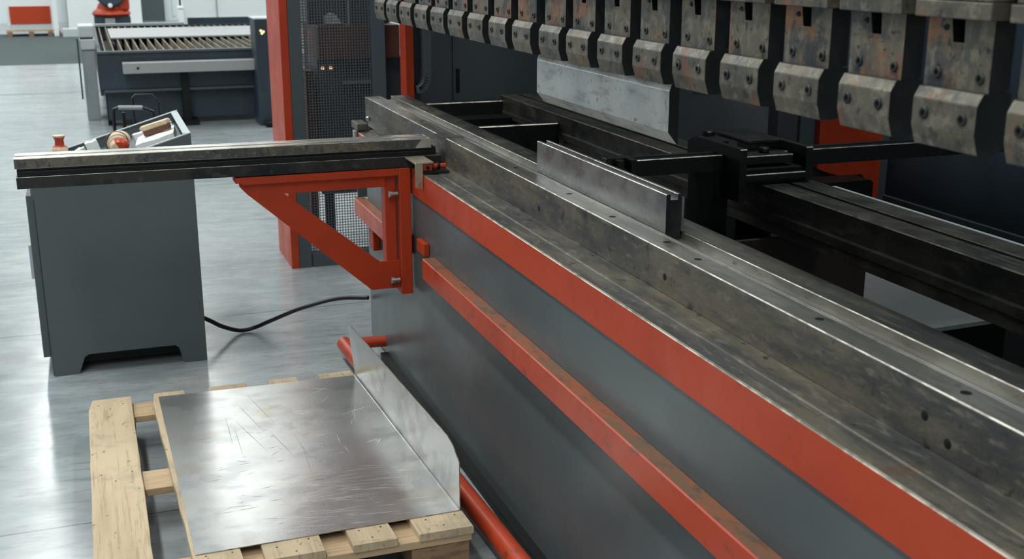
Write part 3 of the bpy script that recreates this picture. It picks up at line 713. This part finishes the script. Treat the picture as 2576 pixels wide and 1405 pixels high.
# ------------------------------------------------------------------ laser cutting table
LT = thing('slatted_cutting_table', 'dark blue cutting table with slatted top standing in the hall', 'cutting table', (.8, 13.5, 0))
LTI = Matrix.Translation((-.8, -13.5, 0))
def lt(o): o.parent = LT; o.matrix_parent_inverse = LTI; return o
lt(box('table_front', .10, 1.60, 11.9, 11.96, .36, .70, 'navy', bev=.004))
lt(box('table_top_edge', .085, 1.60, 11.88, 11.96, .70, .722, 'darkpanel2', bev=.003))
lt(box('table_lower_panel', .14, 1.60, 11.98, 12.02, .06, .33, 'navy'))
lt(box('front_ledge', .12, 1.58, 11.87, 11.98, .335, .358, 'darkpanel2', bev=.003))
lt(box('table_side', .085, .12, 11.96, 15.9, .30, .722, 'navy')); lt(box('table_side', 2.6, 2.64, 11.96, 15.9, .30, .722, 'navy'))
lt(box('table_back', .085, 2.64, 15.9, 15.98, .30, .722, 'navy'))
lt(box('table_bed', .12, 2.6, 11.96, 15.9, .52, .56, 'black'))
lt(box('centre_leg', .83, .90, 11.84, 11.97, .0, .50, 'black')); lt(box('foot', .76, .97, 11.8, 12.1, .0, .05, 'black'))
lt(box('leg', .13, .2, 12.05, 12.2, 0, .32, 'black')); lt(box('leg', 2.5, 2.57, 15.6, 15.8, 0, .32, 'black')); lt(box('leg', .13, .2, 15.6, 15.8, 0, .32, 'black'))
sl = bmesh.new(); x = .16
M['slat'] = mat('burnt_slat_steel', (.30, .26, .20), .5, .4, [(5, I3, .45, .6, (.13, .12, .10), .9, 5)])
while x < 2.58:
    prof(sl, [(x-.007, .60), (x-.0045, .715), (x+.0045, .715), (x+.007, .60)], 11.965, 15.88, 'y'); x += .078
s_ = lt(fin('slat_rack', sl, 'slat')); 
lt(box('front_rail', .30, 1.58, 11.72, 11.87, .522, .622, 'alu', bev=.004))
lt(cyl('rail_knob', (.435, 11.715, .572), .012, .006, 'y', 'black'))
lt(box('end_post', 1.52, 1.68, 11.55, 11.9, .0, 1.01, 'navy', bev=.01)); lt(box('end_post_cap', 1.51, 1.69, 11.54, 11.91, 1.01, 1.025, 'offwhite', bev=.004))
lt(box('end_post_foot', 1.56, 1.75, 11.4, 11.75, .0, .05, 'black', bev=.01))
for xx, zz in ((1.575, .905), (1.600, .895), (1.585, .88)): lt(cyl('indicator_lamp', (xx, 11.545, zz), .012, .008, 'y', 'glow'))
lt(box('rear_guard', 1.26, 2.9, 15.99, 16.08, .70, .80, 'navy'))
lt(box('rear_lip', .12, 1.2, 15.86, 15.99, .722, .75, 'greyleg'))
tag(box('steel_strip', .25, 2.0, 13.6, 15.2,   .7165, .735, 'alu', bev=.003), 'long pale metal strip lying across the slats of the cutting table', 'metal strip')
# light grey column left of the table
PC = thing('grey_pedestal', 'light grey boxy pedestal at the left end of the cutting table', 'pedestal', (0, 12.7, 0))
PCI = Matrix.Translation((0, -12.7, 0))
def pc(o): o.parent = PC; o.matrix_parent_inverse = PCI; return o
pc(box('body', -.055, .07, 12.5, 12.9, 0, .69, 'greyleg', bev=.006))
pc(box('head', -.068, .078, 12.48, 12.9, .695, .80, 'offwhite', bev=.012)); pc(box('head', -.072, .074, 12.48, 12.9, .815, .93, 'offwhite', bev=.012))
pc(box('neck', -.06, .065, 12.5, 12.9, .80, .815, 'black')); pc(box('side_bar', -.092, -.076, 12.45, 12.5, .22, .81, 'navy'))

# ------------------------------------------------------------------ things far down the hall
WC = thing('white_machine_housing', 'tall white machine housing beyond the cutting table', 'machine', (1.9, 17.6, 0))
def wc(o): o.parent = WC; o.matrix_parent_inverse = Matrix.Translation((-1.9, -17.6, 0)); return o
wc(box('housing', 1.30, 3.2, 17.2, 18.2, .0, 2.6, 'white', bev=.01)); wc(box('door_panel', 1.75, 1.765, 17.185, 17.2, .1, 2.5, 'greyleg'))
wc(box('plinth', 1.35, 3.15, 17.15, 17.2, .0, .74, 'greyleg')); wc(cyl('lamp_stem', (1.258, 17.1, .9), .012, 1.2, 'z', 'black')); wc(box('stem_bracket', 1.25, 1.31, 17.1, 17.3, 2.0, 2.03, 'black'))
wc(cyl('lamp_head', (1.258, 17.1, .855), .045, .05, 'z', 'white', bev=.015))
OM = thing('industrial_robot', 'orange robot base with dark joint on a dark pedestal far back', 'robot', (.42, 20.3, 0))
def om(o): o.parent = OM; o.matrix_parent_inverse = Matrix.Translation((-.42, -20.3, 0)); return o
bm = bmesh.new(); lathe(bm, [(0, .63), (.27, .63), (.30, .66), (.28, .70), (.22, .74), (.2, .80), (.12, .9), (0, .9)], (.42, 20.3, 0), 'z', 28); om(fin('base_flange', bm, 'orange', smooth=True))
om(box('base_arm', .52, .70, 20.1, 20.5, .72, 1.5, 'orange', bev=.03))
om(cyl('joint_housing', (.42, 19.98, 1.02), .24, .3, 'y', 'navy', bev=.02)); om(cyl('joint_cap', (.405, 19.96, .80), .035, .04, 'y', 'white', bev=.01))
om(box('pedestal', .15, .70, 20.1, 20.6, .0, .62, 'navy')); om(box('pedestal_door', .31, .46, 20.07, 20.1, .3, .6, 'greyleg'))
CR = thing('parts_crate', 'orange and white crate on a wooden pallet at the far end', 'crate', (-1, 25.6, 0))
def cr(o): o.parent = CR; o.matrix_parent_inverse = Matrix.Translation((1, -25.6, 0)); return o
cr(box('white_frame', -1.42, -.59, 25.5, 26.3, .13, 1.6, 'white')); cr(box('orange_panel', -1.37, -.62, 25.46, 25.5, .24, .575, 'orange'))
cr(box('white_base', -1.40, -.62, 25.44, 26.2, .13, .225, 'offwhite')); cr(box('pallet_deck', -1.46, -.48, 25.4, 26.3, .09, .13, 'wood'))
for xx in (-1.45, -1.05, -.70, -.55): cr(box('pallet_block', xx, xx+.09, 25.4, 25.55, .0, .09, 'woodb'))
tag(box('white_post', -.58, -.49, 25.2, 25.38, .0, 2.2, 'white', bev=.01), 'narrow white post beside the orange crate', 'post')
tag(box('white_bin', -.42, -.14, 24.9, 25.2, .0, .16, 'offwhite', bev=.01), 'low white box on the floor right of the orange crate', 'box')
tag(box('tall_white_cabinet', -.33, .34, 27.6, 28.4, .0, 2.6, 'white', bev=.01), 'tall white cabinet against the far wall behind the cutting table', 'cabinet')
tag(box('tall_white_locker', .80, 1.16, 26.6, 27.3, .0, 2.5, 'white', bev=.01), 'narrow white locker right of the orange robot', 'cabinet')

# ------------------------------------------------------------------ camera, world, colour
F_PX = 2950.0
cam = bpy.data.cameras.new('camera'); co = bpy.data.objects.new('camera', cam); COL.objects.link(co)
pitch = math.atan(829.5/F_PX); yaw = math.atan(1093/F_PX*math.cos(pitch))
co.location = (0, 0, 1.65); co.rotation_euler = (PI/2-pitch, 0, -yaw)
cam.sensor_width = 36; cam.lens = 36*F_PX/2576; cam.clip_end = 100
cam.dof.use_dof = True; cam.dof.focus_distance = 3.4; cam.dof.aperture_fstop = 6.0
SC.camera = co
w = bpy.data.worlds.new('hall_air'); SC.world = w; w.use_nodes = True
w.node_tree.nodes['Background'].inputs[0].default_value = (.55, .63, .70, 1); w.node_tree.nodes['Background'].inputs[1].default_value = .3
vs_ = SC.view_settings
SC.display_settings.display_device = 'sRGB'
vs_.view_transform = 'Standard'; vs_.look = 'None'; vs_.exposure = 0; vs_.gamma = 1; vs_.use_curve_mapping = False
bpy.context.view_layer.update()
